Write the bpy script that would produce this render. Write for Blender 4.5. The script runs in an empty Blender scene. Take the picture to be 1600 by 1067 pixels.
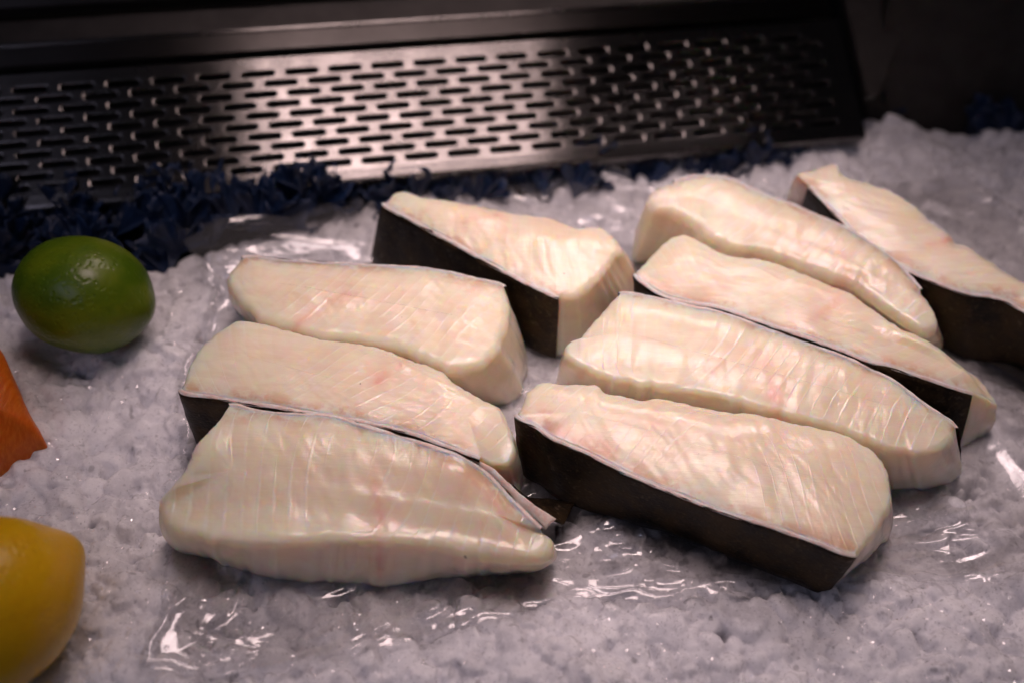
import bpy, math, random
import numpy as np
from mathutils import Vector, Matrix, noise

# ------------------------------------------------------------------ scene, camera, light
sc = bpy.context.scene
COL = sc.collection
R = math.radians

cam_d = bpy.data.cameras.new('camera')
cam = bpy.data.objects.new('camera', cam_d)
COL.objects.link(cam)
right = Vector((0.99813, 0.04317, 0.04317))
up = Vector((-0.06105, 0.70579, 0.70579))
fwd = Vector((0.00000, 0.70711, -0.70711))
m = Matrix((right, up, -fwd)).transposed().to_4x4()
m.translation = Vector((0, 0, 0.3650))
cam.matrix_world = m
cam_d.lens = 40.0
cam_d.sensor_width = 36.0
cam_d.clip_start = 0.01
cam_d.clip_end = 20.0
cam_d.dof.use_dof = True
cam_d.dof.focus_distance = 0.4446
cam_d.dof.aperture_fstop = 4.5
sc.camera = cam

world = bpy.data.worlds.new('World')
sc.world = world
world.use_nodes = True
bgn = world.node_tree.nodes['Background']
bgn.inputs[0].default_value = (0.95, 0.85, 1.0, 1)
bgn.inputs[1].default_value = 0.012

PSI, TAU = 0.242153, 1.023432

def area(name, loc, target, sx, sy, power, color, spread=180.0, rotz=0.0):
    d = bpy.data.lights.new(name, 'AREA')
    d.shape = 'RECTANGLE'
    d.size, d.size_y = sx, sy
    d.energy = power
    d.color = color
    d.spread = R(spread)
    o = bpy.data.objects.new(name, d)
    COL.objects.link(o)
    o.location = loc
    q = (Vector(target) - Vector(loc)).to_track_quat('-Z', 'Y')
    o.rotation_euler = (q.to_matrix() @ Matrix.Rotation(rotz, 3, 'Z')).to_euler()
    return o

# the case lamp: a warm pinkish fitting under the canopy of the counter
area('case_lamp', (0.025, 0.385, 0.65), (0.025, 0.385, 0.0), 0.30, 0.22, 0.295, (1.0, 0.75, 0.73), 47.0, PSI)
# a second lamp of the same kind beyond the back of the case; its low light gives the wet sheen
area('back_lamp', (0.19, 0.98, 0.92), (0.11, 0.34, 0.0), 0.46, 0.20, 0.27, (1.0, 0.77, 0.77), 42.0)
# faint cool light of the shop on the customer's side
area('shop_light', (-0.55, -0.75, 1.15), (0.10, 0.28, 0.0), 0.8, 0.5, 2.0, (0.74, 0.72, 1.0))

vs = sc.view_settings
vs.view_transform = 'Standard'
vs.look = 'None'
vs.exposure = 0.0
vs.gamma = 1.0
vs.use_curve_mapping = False
cy = sc.cycles
cy.use_denoising = True
cy.use_adaptive_sampling = True
cy.adaptive_threshold = 0.07
cy.adaptive_min_samples = 20
cy.max_bounces = 5
cy.diffuse_bounces = 2
cy.glossy_bounces = 2
cy.transmission_bounces = 5
cy.transparent_max_bounces = 8
cy.caustics_reflective = False
cy.caustics_refractive = False
cy.sample_clamp_indirect = 4.0

# ------------------------------------------------------------------ traced shapes, world millimetres
STEAK_DATA = {
 'S1': {'top':[[-61.8,408.7,40.4],[-49.5,399.9,39.9],[-31.1,387.7,39.2],[-10.4,373.7,38.3],[6.7,362.7,37.7],[18.9,356.9,37.3],[27.4,359.1,37.5],[35.6,367.9,38.0],[41.3,379.0,38.7],[46.3,389.6,39.3],[43.5,396.4,39.7],[35.8,402.4,40.1],[25.6,401.5,40.0],[13.9,406.5,40.3],[-3.6,408.3,40.4],[-21.4,412.4,40.7],[-36.3,414.5,40.8],[-46.7,415.4,40.8],[-56.7,418.4,41.0]],'bot':{0:[-8.0,6.7],3:[-4.4,6.1],5:[1.4,2.6],8:[15.0,11.4],10:[13.9,26.1],15:[1.1,19.7],18:[-9.5,11.8]},'skin':(0,5),'cen':[[-32.1,399.3],[20.2,381.2]],'pink':[[[-10.6,403.4],[-17.7,400.6],[-24.7,397.0]]],'pw':3.0,'fib':75,'sp':5.5,'sl':-0.3,'ls':0.3,'rb':0.003},
 'S2': {'top':[[-117.5,364.5,41.0],[-97.8,364.6,41.0],[-78.1,364.7,41.0],[-54.2,364.9,41.1],[-36.9,364.8,41.1],[-21.0,361.7,40.7],[-4.6,357.0,40.1],[-1.7,346.3,38.8],[-2.4,334.3,37.4],[-6.2,322.4,36.0],[-13.5,314.8,35.1],[-24.9,313.3,34.9],[-37.0,319.1,35.6],[-51.8,323.8,36.1],[-65.1,325.8,36.4],[-78.2,326.4,36.4],[-91.8,329.7,36.8],[-101.1,332.0,37.1],[-110.5,338.4,37.9],[-117.1,344.8,38.7],[-122.1,353.6,39.7],[-121.5,359.7,40.4]],'bot':{0:[-7.2,18.6],6:[8.3,5.6],8:[9.6,10.7],9:[11.0,10.1],10:[9.1,12.1],19:[-7.4,27.5],20:[-5.5,24.9]},'skin':(0,6),'cen':[[-106.4,352.0],[-29.6,337.2]],'pink':[[[-89.2,329.9],[-82.5,337.2],[-70.6,346.4]]],'pw':3.0,'fib':35,'sp':5.0,'sl':0.5,'ls':0.6,'rb':0.0042},
 'S3': {'top':[[-126.1,291.5,36.5],[-112.9,289.8,36.3],[-94.0,287.3,36.1],[-75.2,285.1,35.9],[-56.5,282.6,35.6],[-37.9,279.3,35.3],[-23.8,274.2,34.8],[-9.1,269.2,34.3],[-3.2,268.9,31.9],[1.6,270.5,30.4],[3.2,276.8,31.6],[1.2,285.3,34.2],[-3.9,293.4,36.7],[-11.9,297.4,37.1],[-20.2,302.1,37.6],[-27.1,308.8,38.2],[-38.7,313.1,38.7],[-51.0,318.3,39.2],[-64.1,320.2,39.4],[-77.1,320.9,39.5],[-91.4,324.8,39.8],[-99.6,326.8,40.0],[-112.0,328.2,40.2],[-116.3,323.8,39.7],[-122.8,315.6,38.9],[-125.3,307.3,38.1],[-125.7,297.1,37.1]],'bot':{0:[-0.1,5.9],3:[-3.6,2.6],7:[2.1,4.5],9:[5.2,12.3],11:[3.3,7.2]},'skin':(0,7),'cen':[[-92.4,306.0],[-18.0,290.0]],'pink':[[[-40.4,314.6],[-44.6,306.5],[-51.3,299.7]],[[-46.5,280.4],[-26.8,277.4],[-10.6,271.4]]],'pw':3.0,'fib':30,'sp':5.5,'sl':0.7,'ls':0.55,'rb':0.0022},
 'S4': {'top':[[-106.0,284.7,37.1],[-97.1,282.8,37.1],[-87.2,282.0,37.1],[-75.8,282.0,37.1],[-66.0,281.8,37.1],[-56.4,279.0,37.1],[-41.4,274.6,37.1],[-27.0,269.8,37.1],[-15.5,265.8,37.1],[-5.7,261.6,32.5],[5.3,252.1,29.0],[14.6,244.5,25.5],[19.7,243.1,23.2],[20.2,239.7,22.6],[16.1,234.5,23.2],[4.7,233.7,23.2],[-10.5,234.2,23.2],[-23.9,235.5,24.4],[-36.7,235.1,25.5],[-50.4,234.7,25.5],[-65.9,233.2,25.5],[-79.5,231.4,25.5],[-91.1,231.9,24.4],[-103.1,233.5,23.2],[-114.3,236.6,22.0],[-121.5,240.0,22.0],[-125.6,246.0,23.2],[-125.0,249.1,26.1],[-120.2,254.7,29.6],[-117.2,260.2,33.1],[-115.1,267.8,36.0],[-112.2,272.3,37.1],[-109.0,278.6,37.1]],'bot':{0:[-9.0,10.2],5:[-2.7,8.5],11:[2.7,6.8],13:[0.1,10.6],14:[0.1,12.0],16:[0.9,6.4],18:[-2.6,-1.1],20:[-3.7,0.3],22:[-1.9,4.7],24:[2.7,5.9],26:[-0.7,0.7],28:[-2.1,-1.8]},'skin':(0,11),'cen':[[-58.6,256.5],[-27.6,248.7]],'pink':[[[-46.9,255.9],[-43.8,244.6],[-42.8,225.5],[-38.1,212.9]],[[-20.8,263.9],[-6.1,254.6],[3.6,243.9]]],'pw':2.2,'fib':60,'sp':5.8,'sl':0.1,'ls':1.0,'rb':0.0046},
 'S5': {'top':[[3.7,290.2,35.8],[11.5,285.8,35.2],[17.2,281.3,34.7],[30.4,275.5,33.9],[45.3,267.9,32.9],[62.7,260.7,32.0],[81.4,253.7,31.1],[94.0,250.1,30.6],[111.3,244.6,29.9],[127.3,239.6,29.2],[131.4,244.2,29.8],[138.7,252.9,31.0],[143.4,262.0,32.1],[144.8,272.7,33.5],[142.7,280.9,34.6],[137.0,287.1,35.4],[129.2,291.4,36.0],[121.4,292.6,36.1],[107.3,295.1,36.5],[98.1,297.4,36.8],[83.4,298.4,36.9],[71.0,300.5,37.2],[59.6,302.4,37.4],[54.5,301.4,37.3],[45.8,302.0,37.3],[39.0,303.3,37.5],[35.2,306.7,38.0],[27.4,306.7,38.0],[18.6,306.1,37.9],[10.8,305.8,37.8],[7.9,302.8,37.5],[5.6,296.3,36.6]],'bot':{0:[5.4,1.6],2:[5.1,-0.2],3:[4.2,0.5],5:[4.0,7.1],7:[3.0,4.6],9:[-2.9,4.7],11:[8.6,11.4],13:[10.7,5.4],31:[0.2,11.7]},'skin':(0,9),'cen':[[81.8,269.1],[26.3,293.7]],'pink':[[[53.8,301.1],[56.6,295.9],[54.8,291.3]],[[9.2,288.0],[31.4,276.7],[50.6,266.9]]],'pw':3.2,'fib':60,'sp':5.5,'sl':-0.45,'ls':0.65,'rb':0.0024},
 'S6': {'top':[[44.3,357.3,40.2],[62.4,355.6,39.9],[75.6,352.6,39.4],[86.6,350.7,39.1],[100.2,345.8,38.3],[111.9,341.4,37.6],[124.4,336.5,36.8],[136.8,331.6,36.1],[145.9,326.9,35.3],[154.1,322.2,34.6],[166.7,310.7,32.7],[177.0,301.0,31.2],[173.8,294.4,30.1],[161.4,289.0,29.2],[144.9,292.4,29.8],[131.6,298.1,30.7],[112.9,302.6,31.4],[96.5,306.8,32.1],[80.8,310.2,32.6],[58.6,312.5,33.0],[40.7,315.2,33.4],[29.0,319.9,34.2],[22.1,325.1,35.0],[22.0,330.8,35.9],[27.5,333.8,36.4],[32.4,341.6,37.7],[38.6,350.1,39.0]],'bot':{0:[7.0,11.4],5:[9.3,7.3],11:[12.5,5.8],12:[16.2,10.1],13:[13.4,7.0],14:[12.6,2.9],22:[-1.8,14.8],24:[1.8,9.2]},'skin':(0,11),'cen':[[64.3,330.4],[99.7,328.3]],'pink':[[[106.7,304.3],[105.2,316.2],[102.0,325.3]]],'pw':4.0,'fib':100,'sp':5.2,'sl':0.25,'ls':1.0,'rb':0.0026},
 'S7': {'top':[[52.2,373.6,37.6],[57.9,367.0,36.9],[65.2,362.0,36.4],[76.6,359.3,36.1],[87.7,357.7,36.0],[101.5,352.4,35.4],[113.2,348.0,35.0],[125.9,343.1,34.5],[138.3,337.9,34.0],[147.5,333.5,33.6],[155.4,331.8,33.4],[171.6,328.1,30.7],[190.5,324.9,26.9],[199.3,326.5,22.4],[204.3,327.7,19.1],[199.9,334.3,22.6],[188.7,340.5,28.5],[180.7,344.0,32.3],[174.4,347.2,34.9],[163.0,353.4,35.6],[153.4,363.4,36.5],[145.1,370.8,37.3],[135.2,375.9,37.8],[124.0,381.5,38.4],[108.8,387.5,39.0],[96.9,388.1,39.0],[87.2,392.0,39.4],[81.5,397.0,39.9],[73.6,400.0,40.2],[65.9,394.9,39.7],[59.9,387.3,38.9],[55.2,380.0,38.2]],'bot':{0:[7.0,12.7],6:[8.2,2.6],12:[2.3,-4.9],14:[4.8,4.4],16:[15.8,13.2]},'skin':(0,12),'cen':[[90.4,376.0],[143.4,354.6]],'pink':[[[141.5,370.8],[136.0,361.2],[126.8,353.3]],[[53.9,374.9],[62.0,366.2],[75.5,360.0]]],'pw':4.0,'fib':20,'sp':5.5,'sl':0.9,'ls':0.55,'rb':0.0022},
 'S8': {'top':[[71.0,432.4,45.3],[82.0,436.5,45.7],[95.8,436.8,45.7],[107.6,430.0,45.1],[119.3,424.2,44.5],[127.9,419.5,44.0],[147.6,407.9,42.9],[157.9,399.1,42.0],[167.1,388.9,41.0],[175.8,372.9,39.4],[180.2,362.3,38.3],[180.1,353.0,37.4],[174.7,350.5,37.1],[165.0,356.8,37.7],[154.7,367.5,38.8],[145.8,375.0,39.6],[135.3,380.1,40.1],[124.1,385.7,40.6],[108.8,391.8,41.2],[97.0,393.2,41.4],[86.4,397.9,41.8],[79.1,406.6,42.7],[69.2,412.7,43.3],[59.9,414.4,43.5],[57.7,420.9,44.2],[62.4,427.8,44.8]],'bot':{0:[3.7,18.7],9:[18.6,21.0],11:[19.3,26.4],21:[-6.2,12.6],23:[-2.4,12.9],24:[-0.6,13.6]},'skin':(0,9),'cen':[[90.1,417.9],[154.3,375.7]],'pink':[[[125.2,390.5],[138.6,383.8],[145.8,375.0]]],'pw':4.0,'fib':110,'sp':5.5,'sl':0.2,'ls':0.8,'rb':0.0045},
 'S9': {'top':[[135.3,435.0,44.9],[144.4,418.8,43.6],[153.4,404.0,42.4],[169.4,386.5,41.0],[178.2,380.6,40.5],[186.8,375.9,40.2],[195.8,372.1,39.9],[205.4,371.4,39.8],[212.3,369.0,39.6],[218.0,364.3,39.2],[229.5,354.6,38.5],[241.0,347.4,37.9],[251.5,346.5,37.8],[252.5,359.0,38.8],[244.2,368.3,39.6],[232.1,374.8,40.1],[222.3,381.6,40.6],[210.2,392.7,41.5],[202.0,401.3,42.2],[198.1,406.3,40.3],[196.2,408.2,42.7],[190.4,413.9,43.2],[184.3,423.6,44.0],[173.8,434.9,44.9],[163.2,440.2,45.3],[152.3,445.1,45.7],[149.8,453.2,46.3],[138.0,447.5,45.9],[129.9,443.1,45.5]],'bot':{0:[10.5,36.0],3:[13.5,10.8],5:[14.0,3.6],7:[14.9,2.7],9:[17.0,6.6],11:[16.5,10.6],28:[11.4,42.6]},'skin':(0,11),'cen':[[164.2,420.5],[222.4,380.8]],'pink':[[[195.4,405.6],[189.9,401.0],[183.7,398.9]],[[129.9,443.1],[132.2,437.4]]],'pw':2.5,'fib':15,'sp':5.5,'sl':0.9,'ls':0.75,'rb':0.0019},
}
FILM = [[-176.5,443.9],[-155.6,448.0],[-127.6,453.9],[-84.3,470.0],[-39.0,484.5],[11.3,497.6],[65.8,487.3],[140.3,487.0],[238.1,513.8],[287.5,449.0],[271.3,344.0],[236.4,255.7],[200.2,249.6],[151.1,248.1],[106.3,240.1],[65.0,232.3],[29.4,232.5],[6.1,221.4],[-29.9,209.8],[-70.7,195.8],[-121.6,190.7],[-120.7,216.5],[-125.2,241.0],[-129.0,277.3],[-143.1,324.8],[-139.3,377.4],[-158.5,407.2]]
ICEBACK = [[-296.9,378.5],[-241.9,390.3],[-206.1,391.3],[-168.4,397.0],[-148.9,417.6],[-115.6,440.6],[-82.7,457.8],[-38.6,480.0],[11.4,498.0],[63.2,503.3],[98.7,515.2],[124.0,522.5],[158.5,541.4],[192.6,560.9],[228.5,564.7],[256.5,558.1],[286.8,561.3],[362.3,566.1]]
CREASES = [[44.4,259.3,42.5,9.2,16,16.1],[-106.3,222.8,8.3,25.3,9,15.9],[-88.9,206.9,30.7,5.7,6,6.4],[-49.5,218.8,21.1,22.1,9,15.5],[19.0,283.8,23.1,10.5,6,7.0],[15.3,474.4,77.4,-23.5,11,16.0],[-122.2,425.0,77.5,22.6,12,23.7],[224.3,481.5,19.2,-22.4,8,24.7],[8.1,339.3,15.2,14.7,7,16.8],[181.4,270.9,61.3,13.0,10,21.6],[90.0,242.2,46.6,6.0,8,5.6],[54.0,249.6,49.0,0.6,9,12.8],[-17.5,225.0,32.2,19.5,7,10.6],[38.7,463.3,35.5,-21.8,7,14.5],[164.8,288.5,30.6,9.4,5,8.3],[-141.6,386.0,20.6,-7.4,5,13.1],[214.1,360.4,31.8,-11.6,6,12.3]]
FLAP_PALE = [[[-21.5,272.4,33.0],[-12.9,270.3,33.0],[-3.0,266.4,30.0],[3.3,261.9,26.0],[12.1,258.0,21.0],[20.4,256.1,16.0]],[[-21.5,272.0,32.0],[-14.1,270.3,31.0],[-4.6,264.9,28.0],[2.3,259.8,24.0],[10.1,255.5,19.0],[16.7,252.2,15.0]]]
FLAP_DARK = [[[3.4,274.0,12.0],[9.2,269.4,10.0],[18.8,272.1,7.0],[28.3,272.6,4.0]],[[6.6,265.9,14.0],[12.4,261.8,14.0],[18.1,259.3,13.0],[23.8,259.1,9.0]]]

rng = np.random.default_rng(7)
random.seed(7)

# ------------------------------------------------------------------ helpers
def new_mesh(name, verts, faces, mat, parent=None, smooth=True, attrs=None):
    me = bpy.data.meshes.new(name)
    verts = np.asarray(verts, dtype=np.float32)
    if isinstance(faces, np.ndarray):
        nf, k = faces.shape
        me.vertices.add(len(verts))
        me.vertices.foreach_set('co', verts.ravel())
        me.loops.add(nf * k)
        me.loops.foreach_set('vertex_index', faces.ravel().astype(np.int32))
        me.polygons.add(nf)
        me.polygons.foreach_set('loop_start', np.arange(0, nf * k, k, dtype=np.int32))
        me.update(calc_edges=True)
    else:
        me.from_pydata([tuple(map(float, v)) for v in verts], [], faces)
    if smooth:
        me.polygons.foreach_set('use_smooth', np.ones(len(me.polygons), dtype=bool))
    for k, v in (attrs or {}).items():
        a = me.attributes.new(k, 'FLOAT', 'POINT')
        a.data.foreach_set('value', np.asarray(v, dtype=np.float32))
    if mat:
        me.materials.append(mat)
    o = bpy.data.objects.new(name, me)
    COL.objects.link(o)
    if parent:
        o.parent = parent
    me.update()
    return o

def thing(name, loc, label, cat, group=None):
    o = bpy.data.objects.new(name, None)
    o.empty_display_size = 0.02
    COL.objects.link(o)
    o.location = loc
    return tag(o, label, cat, group)

def tag(o, label, cat, group=None):
    o['label'] = label
    o['category'] = cat
    if group:
        o['group'] = group
    return o

class NT:
    """tiny node-graph helper"""
    def __init__(self, name):
        self.m = bpy.data.materials.new(name)
        self.m.use_nodes = True
        self.t = self.m.node_tree
        self.t.nodes.clear()
        self.out = self.n('ShaderNodeOutputMaterial')
    def n(self, typ, **kw):
        nd = self.t.nodes.new(typ)
        for k, v in kw.items():
            if k.startswith('i_'):
                self.set(nd, k[2:].replace('_', ' '), v)
            else:
                setattr(nd, k, v)
        return nd
    def set(self, nd, key, v):
        s = nd.inputs[key]
        if isinstance(v, bpy.types.NodeSocket):
            self.t.links.new(v, s)
        else:
            s.default_value = v
    def math(self, op, a, b=None, c=None, clamp=False):
        nd = self.n('ShaderNodeMath', operation=op)
        nd.use_clamp = clamp
        for i, v in enumerate((a, b, c)):
            if v is not None:
                self.set(nd, i, v)
        return nd.outputs[0]
    def mix(self, f, a, b):
        nd = self.n('ShaderNodeMix', data_type='RGBA')
        self.set(nd, 0, f)
        self.set(nd, 6, a)
        self.set(nd, 7, b)
        return nd.outputs[2]
    def attr(self, name):
        return self.n('ShaderNodeAttribute', attribute_name=name).outputs['Fac']
    def pos(self, scale=(1, 1, 1), rot=(0, 0, 0)):
        tc = self.n('ShaderNodeTexCoord')
        mp = self.n('ShaderNodeMapping')
        self.set(mp, 'Vector', tc.outputs['Object'])
        mp.inputs['Scale'].default_value = scale
        mp.inputs['Rotation'].default_value = rot
        return mp.outputs[0]
    def noise(self, vec, scale, detail=3.0, rough=0.55, dist=0.0):
        nd = self.n('ShaderNodeTexNoise')
        self.set(nd, 'Vector', vec)
        nd.inputs['Scale'].default_value = scale
        nd.inputs['Detail'].default_value = detail
        nd.inputs['Roughness'].default_value = rough
        nd.inputs['Distortion'].default_value = dist
        return nd.outputs['Fac']
    def ramp(self, v, lo, hi, a=0.0, b=1.0):
        nd = self.n('ShaderNodeMapRange', interpolation_type='SMOOTHSTEP')
        self.set(nd, 0, v)
        nd.inputs[1].default_value = lo
        nd.inputs[2].default_value = hi
        nd.inputs[3].default_value = a
        nd.inputs[4].default_value = b
        return nd.outputs[0]
    def bump(self, h, dist, strength=1.0, normal=None):
        nd = self.n('ShaderNodeBump')
        self.set(nd, 'Height', h)
        nd.inputs['Distance'].default_value = dist
        nd.inputs['Strength'].default_value = strength
        if normal is not None:
            self.set(nd, 'Normal', normal)
        return nd.outputs[0]
    def bsdf(self, **kw):
        nd = self.n('ShaderNodeBsdfPrincipled')
        for k, v in kw.items():
            self.set(nd, k.replace('_', ' '), v)
        self.t.links.new(nd.outputs[0], self.out.inputs[0])
        return nd

def c4(r, g, b):
    return (r, g, b, 1.0)

# ------------------------------------------------------------------ materials
def mat_flesh(name, ang, seed, strength=1.0):
    g = NT(name)
    p = g.pos()
    fl = g.attr('flake')
    top = g.attr('top')
    # flakes: thin pale membranes between the muscle blocks, running as long nested arcs
    f = g.math('ADD', fl, g.math('MULTIPLY', g.noise(p, 90, 4, 0.65), 0.30))
    fr = g.math('ABSOLUTE', g.math('SUBTRACT', g.math('FRACT', f), 0.5))
    brk = g.ramp(g.noise(p, 30, 4, 0.65, 0.4), 0.30, 0.62)
    far = g.ramp(g.attr('axial'), 0.004, 0.018)
    lw = g.math('SUBTRACT', 0.46, g.math('MULTIPLY', g.ramp(g.noise(p, 45, 3, 0.6), 0.35, 0.7), 0.22))
    ln = g.n('ShaderNodeMapRange', interpolation_type='SMOOTHSTEP')
    g.set(ln, 0, fr); g.set(ln, 1, lw); ln.inputs[2].default_value = 0.497
    line = g.math('MULTIPLY', g.math('MULTIPLY', g.math('MULTIPLY', ln.outputs[0], far), brk), g.math('MULTIPLY', top, strength))
    # the step from one flake to the next
    step = g.math('MULTIPLY', g.math('FRACT', f), top)
    # finer membranes, three to a flake
    f3 = g.math('ADD', g.math('MULTIPLY', f, 3.0), g.math('MULTIPLY', g.noise(p, 120, 3, 0.6), 0.45))
    fr3 = g.math('ABSOLUTE', g.math('SUBTRACT', g.math('FRACT', f3), 0.5))
    brk3 = g.ramp(g.noise(p, 42, 3, 0.6, 0.4), 0.46, 0.64)
    line3 = g.math('MULTIPLY', g.math('MULTIPLY', g.ramp(fr3, 0.30, 0.49), brk3), top)
    pf = g.pos((110, 650, 400), (0, 0, R(ang)))
    fib = g.noise(pf, 1.0, 4, 0.6, 0.35)
    cloud = g.noise(p, 22, 4, 0.6)
    col = g.mix(g.ramp(cloud, 0.3, 0.75), c4(0.89, 0.825, 0.68), c4(0.85, 0.74, 0.56))
    col = g.mix(g.math('MULTIPLY', g.ramp(step, 0.2, 1.0), 0.14), col, c4(0.78, 0.655, 0.45))
    col = g.mix(g.math('MULTIPLY', g.ramp(g.noise(pf, 0.35, 4, 0.65, 0.5), 0.42, 0.66), 0.30), col, c4(0.76, 0.64, 0.46))
    col = g.mix(g.math('MULTIPLY', line, 0.65), col, c4(0.95, 0.92, 0.86))
    col = g.mix(g.math('MULTIPLY', line3, 0.16), col, c4(0.93, 0.89, 0.80))
    col = g.mix(g.math('MULTIPLY', g.ramp(fib, 0.52, 0.70), 0.16), col, c4(0.93, 0.89, 0.80))
    pk = g.math('MULTIPLY', g.attr('pink'), g.ramp(g.noise(p, 110, 5, 0.7), 0.3, 0.65, 0.4, 1.0))
    col = g.mix(pk, col, c4(0.78, 0.32, 0.24))
    ed = g.math('MULTIPLY', g.attr('edge'), g.ramp(g.noise(p, 80, 5, 0.7), 0.42, 0.60, 0.06, 0.95))
    col = g.mix(ed, col, c4(0.72, 0.40, 0.25))
    col = g.mix(g.attr('rim'), col, c4(0.88, 0.80, 0.74))
    spot = g.ramp(g.noise(p, 330, 1, 0.4), 0.82, 0.84)
    col = g.mix(g.math('MULTIPLY', spot, 0.6), col, c4(0.12, 0.06, 0.03))
    # soft relief of the cut muscle
    hs = g.math('ADD', g.math('MULTIPLY', line, 0.5), g.math('MULTIPLY', fib, 0.55))
    ns = g.bump(hs, 0.00016, 1.0)
    # wet film over it: fine wrinkles that break the lamp into small glints
    wet = g.ramp(g.noise(p, 24, 3, 0.6), 0.36, 0.62)
    rip = g.noise(g.pos((1, 1, 0.6), (0, 0, R(ang))), 300, 3, 0.55, 1.6)
    hw = g.math('ADD', g.math('MULTIPLY', line, 1.0), g.math('MULTIPLY', fib, 1.1))
    hw = g.math('ADD', hw, g.math('MULTIPLY', line3, 0.6))
    hw = g.math('ADD', hw, g.math('MULTIPLY', rip, g.math('ADD', g.math('MULTIPLY', wet, 1.5), 0.5)))
    nw = g.bump(hw, 0.000105, 1.0)
    g.bsdf(Base_Color=col, Subsurface_Weight=1.0, Subsurface_Radius=(1.0, 0.55, 0.22),
           Subsurface_Scale=0.013, Subsurface_Anisotropy=0.5, Roughness=0.48, IOR=1.42, Specular_IOR_Level=0.5,
           Coat_Weight=g.math('ADD', g.math('MULTIPLY', wet, 0.5), 0.5), Coat_Roughness=0.15, Coat_IOR=1.55, Coat_Normal=nw, Normal=ns)
    return g.m

def mat_skin():
    g = NT('dark_fish_skin')
    p = g.pos()
    a = g.noise(p, 60, 5, 0.65)
    b = g.noise(p, 520, 3, 0.6)
    vo = g.n('ShaderNodeTexVoronoi', feature='F1')
    g.set(vo, 'Vector', p)
    vo.inputs['Scale'].default_value = 620
    col = g.mix(g.ramp(a, 0.34, 0.66), c4(0.009, 0.0065, 0.0045), c4(0.055, 0.034, 0.015))
    col = g.mix(g.math('MULTIPLY', g.ramp(b, 0.56, 0.74), 0.6), col, c4(0.13, 0.09, 0.045))
    sp = g.ramp(g.noise(p, 210, 2, 0.5), 0.66, 0.72)
    col = g.mix(g.math('MULTIPLY', sp, 0.35), col, c4(0.16, 0.12, 0.085))
    h = g.math('ADD', g.math('MULTIPLY', vo.outputs[0], -0.6), g.math('MULTIPLY', a, 0.8))
    nb = g.bump(h, 0.0005, 0.5)
    g.bsdf(Base_Color=col, Roughness=g.ramp(a, 0.3, 0.7, 0.42, 0.60), IOR=1.38, Specular_IOR_Level=0.3, Normal=nb)
    return g.m

def mat_rim():
    g = NT('pale_skin_rim')
    p = g.pos()
    a = g.noise(p, 240, 4, 0.7)
    col = g.mix(g.ramp(a, 0.35, 0.65), c4(0.84, 0.77, 0.73), c4(0.74, 0.58, 0.52))
    nb = g.bump(g.noise(p, 500, 3, 0.6), 0.0004, 0.6)
    g.bsdf(Base_Color=col, Subsurface_Weight=0.7, Subsurface_Radius=(1, .5, .4), Subsurface_Scale=0.002,
           Roughness=0.4, IOR=1.4, Normal=nb)
    return g.m

def mat_ice():
    g = NT('crushed_ice')
    p = g.pos()
    lm = g.attr('lump')
    big = g.noise(p, 24, 3, 0.6)
    t = g.math('ADD', g.math('MULTIPLY', lm, 0.6), g.math('MULTIPLY', big, 0.5))
    col = g.mix(g.ramp(t, 0.25, 0.85), c4(0.68, 0.68, 0.715), c4(0.86, 0.86, 0.89))
    fz = g.noise(p, 420, 4, 0.65)
    col = g.mix(g.math('MULTIPLY', g.ramp(fz, 0.48, 0.70), 0.6), col, c4(0.92, 0.92, 0.95))
    col = g.mix(g.math('MULTIPLY', g.ramp(g.noise(p, 650, 3, 0.6), 0.52, 0.72), 0.45), col, c4(0.40, 0.40, 0.43))
    dk = g.ramp(g.noise(p, 160, 2, 0.5), 0.66, 0.74)
    col = g.mix(g.math('MULTIPLY', dk, 0.55), col, c4(0.25, 0.25, 0.27))
    h = g.math('ADD', g.math('MULTIPLY', g.noise(p, 320, 4, 0.65, 0.4), 1.0), g.math('MULTIPLY', g.noise(p, 1500, 2, 0.6), 0.35))
    nb = g.bump(h, 0.0006, 0.6)
    # wet grains: every small crystal face tips its own way, so some catch the lamp
    vo = g.n('ShaderNodeTexVoronoi', feature='F1')
    g.set(vo, 'Vector', p)
    vo.inputs['Scale'].default_value = 620
    cs = g.n('ShaderNodeVectorMath', operation='SUBTRACT')
    g.set(cs, 0, vo.outputs['Color']); cs.inputs[1].default_value = (0.5, 0.5, 0.5)
    sc_ = g.n('ShaderNodeVectorMath', operation='SCALE')
    g.set(sc_, 0, cs.outputs[0]); sc_.inputs['Scale'].default_value = 1.5
    ad = g.n('ShaderNodeVectorMath', operation='ADD')
    g.set(ad, 0, sc_.outputs[0]); g.set(ad, 1, nb)
    nm = g.n('ShaderNodeVectorMath', operation='NORMALIZE')
    g.set(nm, 0, ad.outputs[0])
    spark = g.ramp(g.noise(p, 60, 3, 0.6), 0.42, 0.60)
    g.bsdf(Base_Color=col, Subsurface_Weight=0.9, Subsurface_Radius=(1.0, 1.0, 1.0), Subsurface_Scale=0.008,
           Roughness=0.30, IOR=1.31, Specular_IOR_Level=0.5, Normal=nb,
           Coat_Weight=g.math('MULTIPLY', spark, 0.9), Coat_Roughness=0.10, Coat_IOR=1.33, Coat_Normal=nm.outputs[0])
    return g.m

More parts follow.
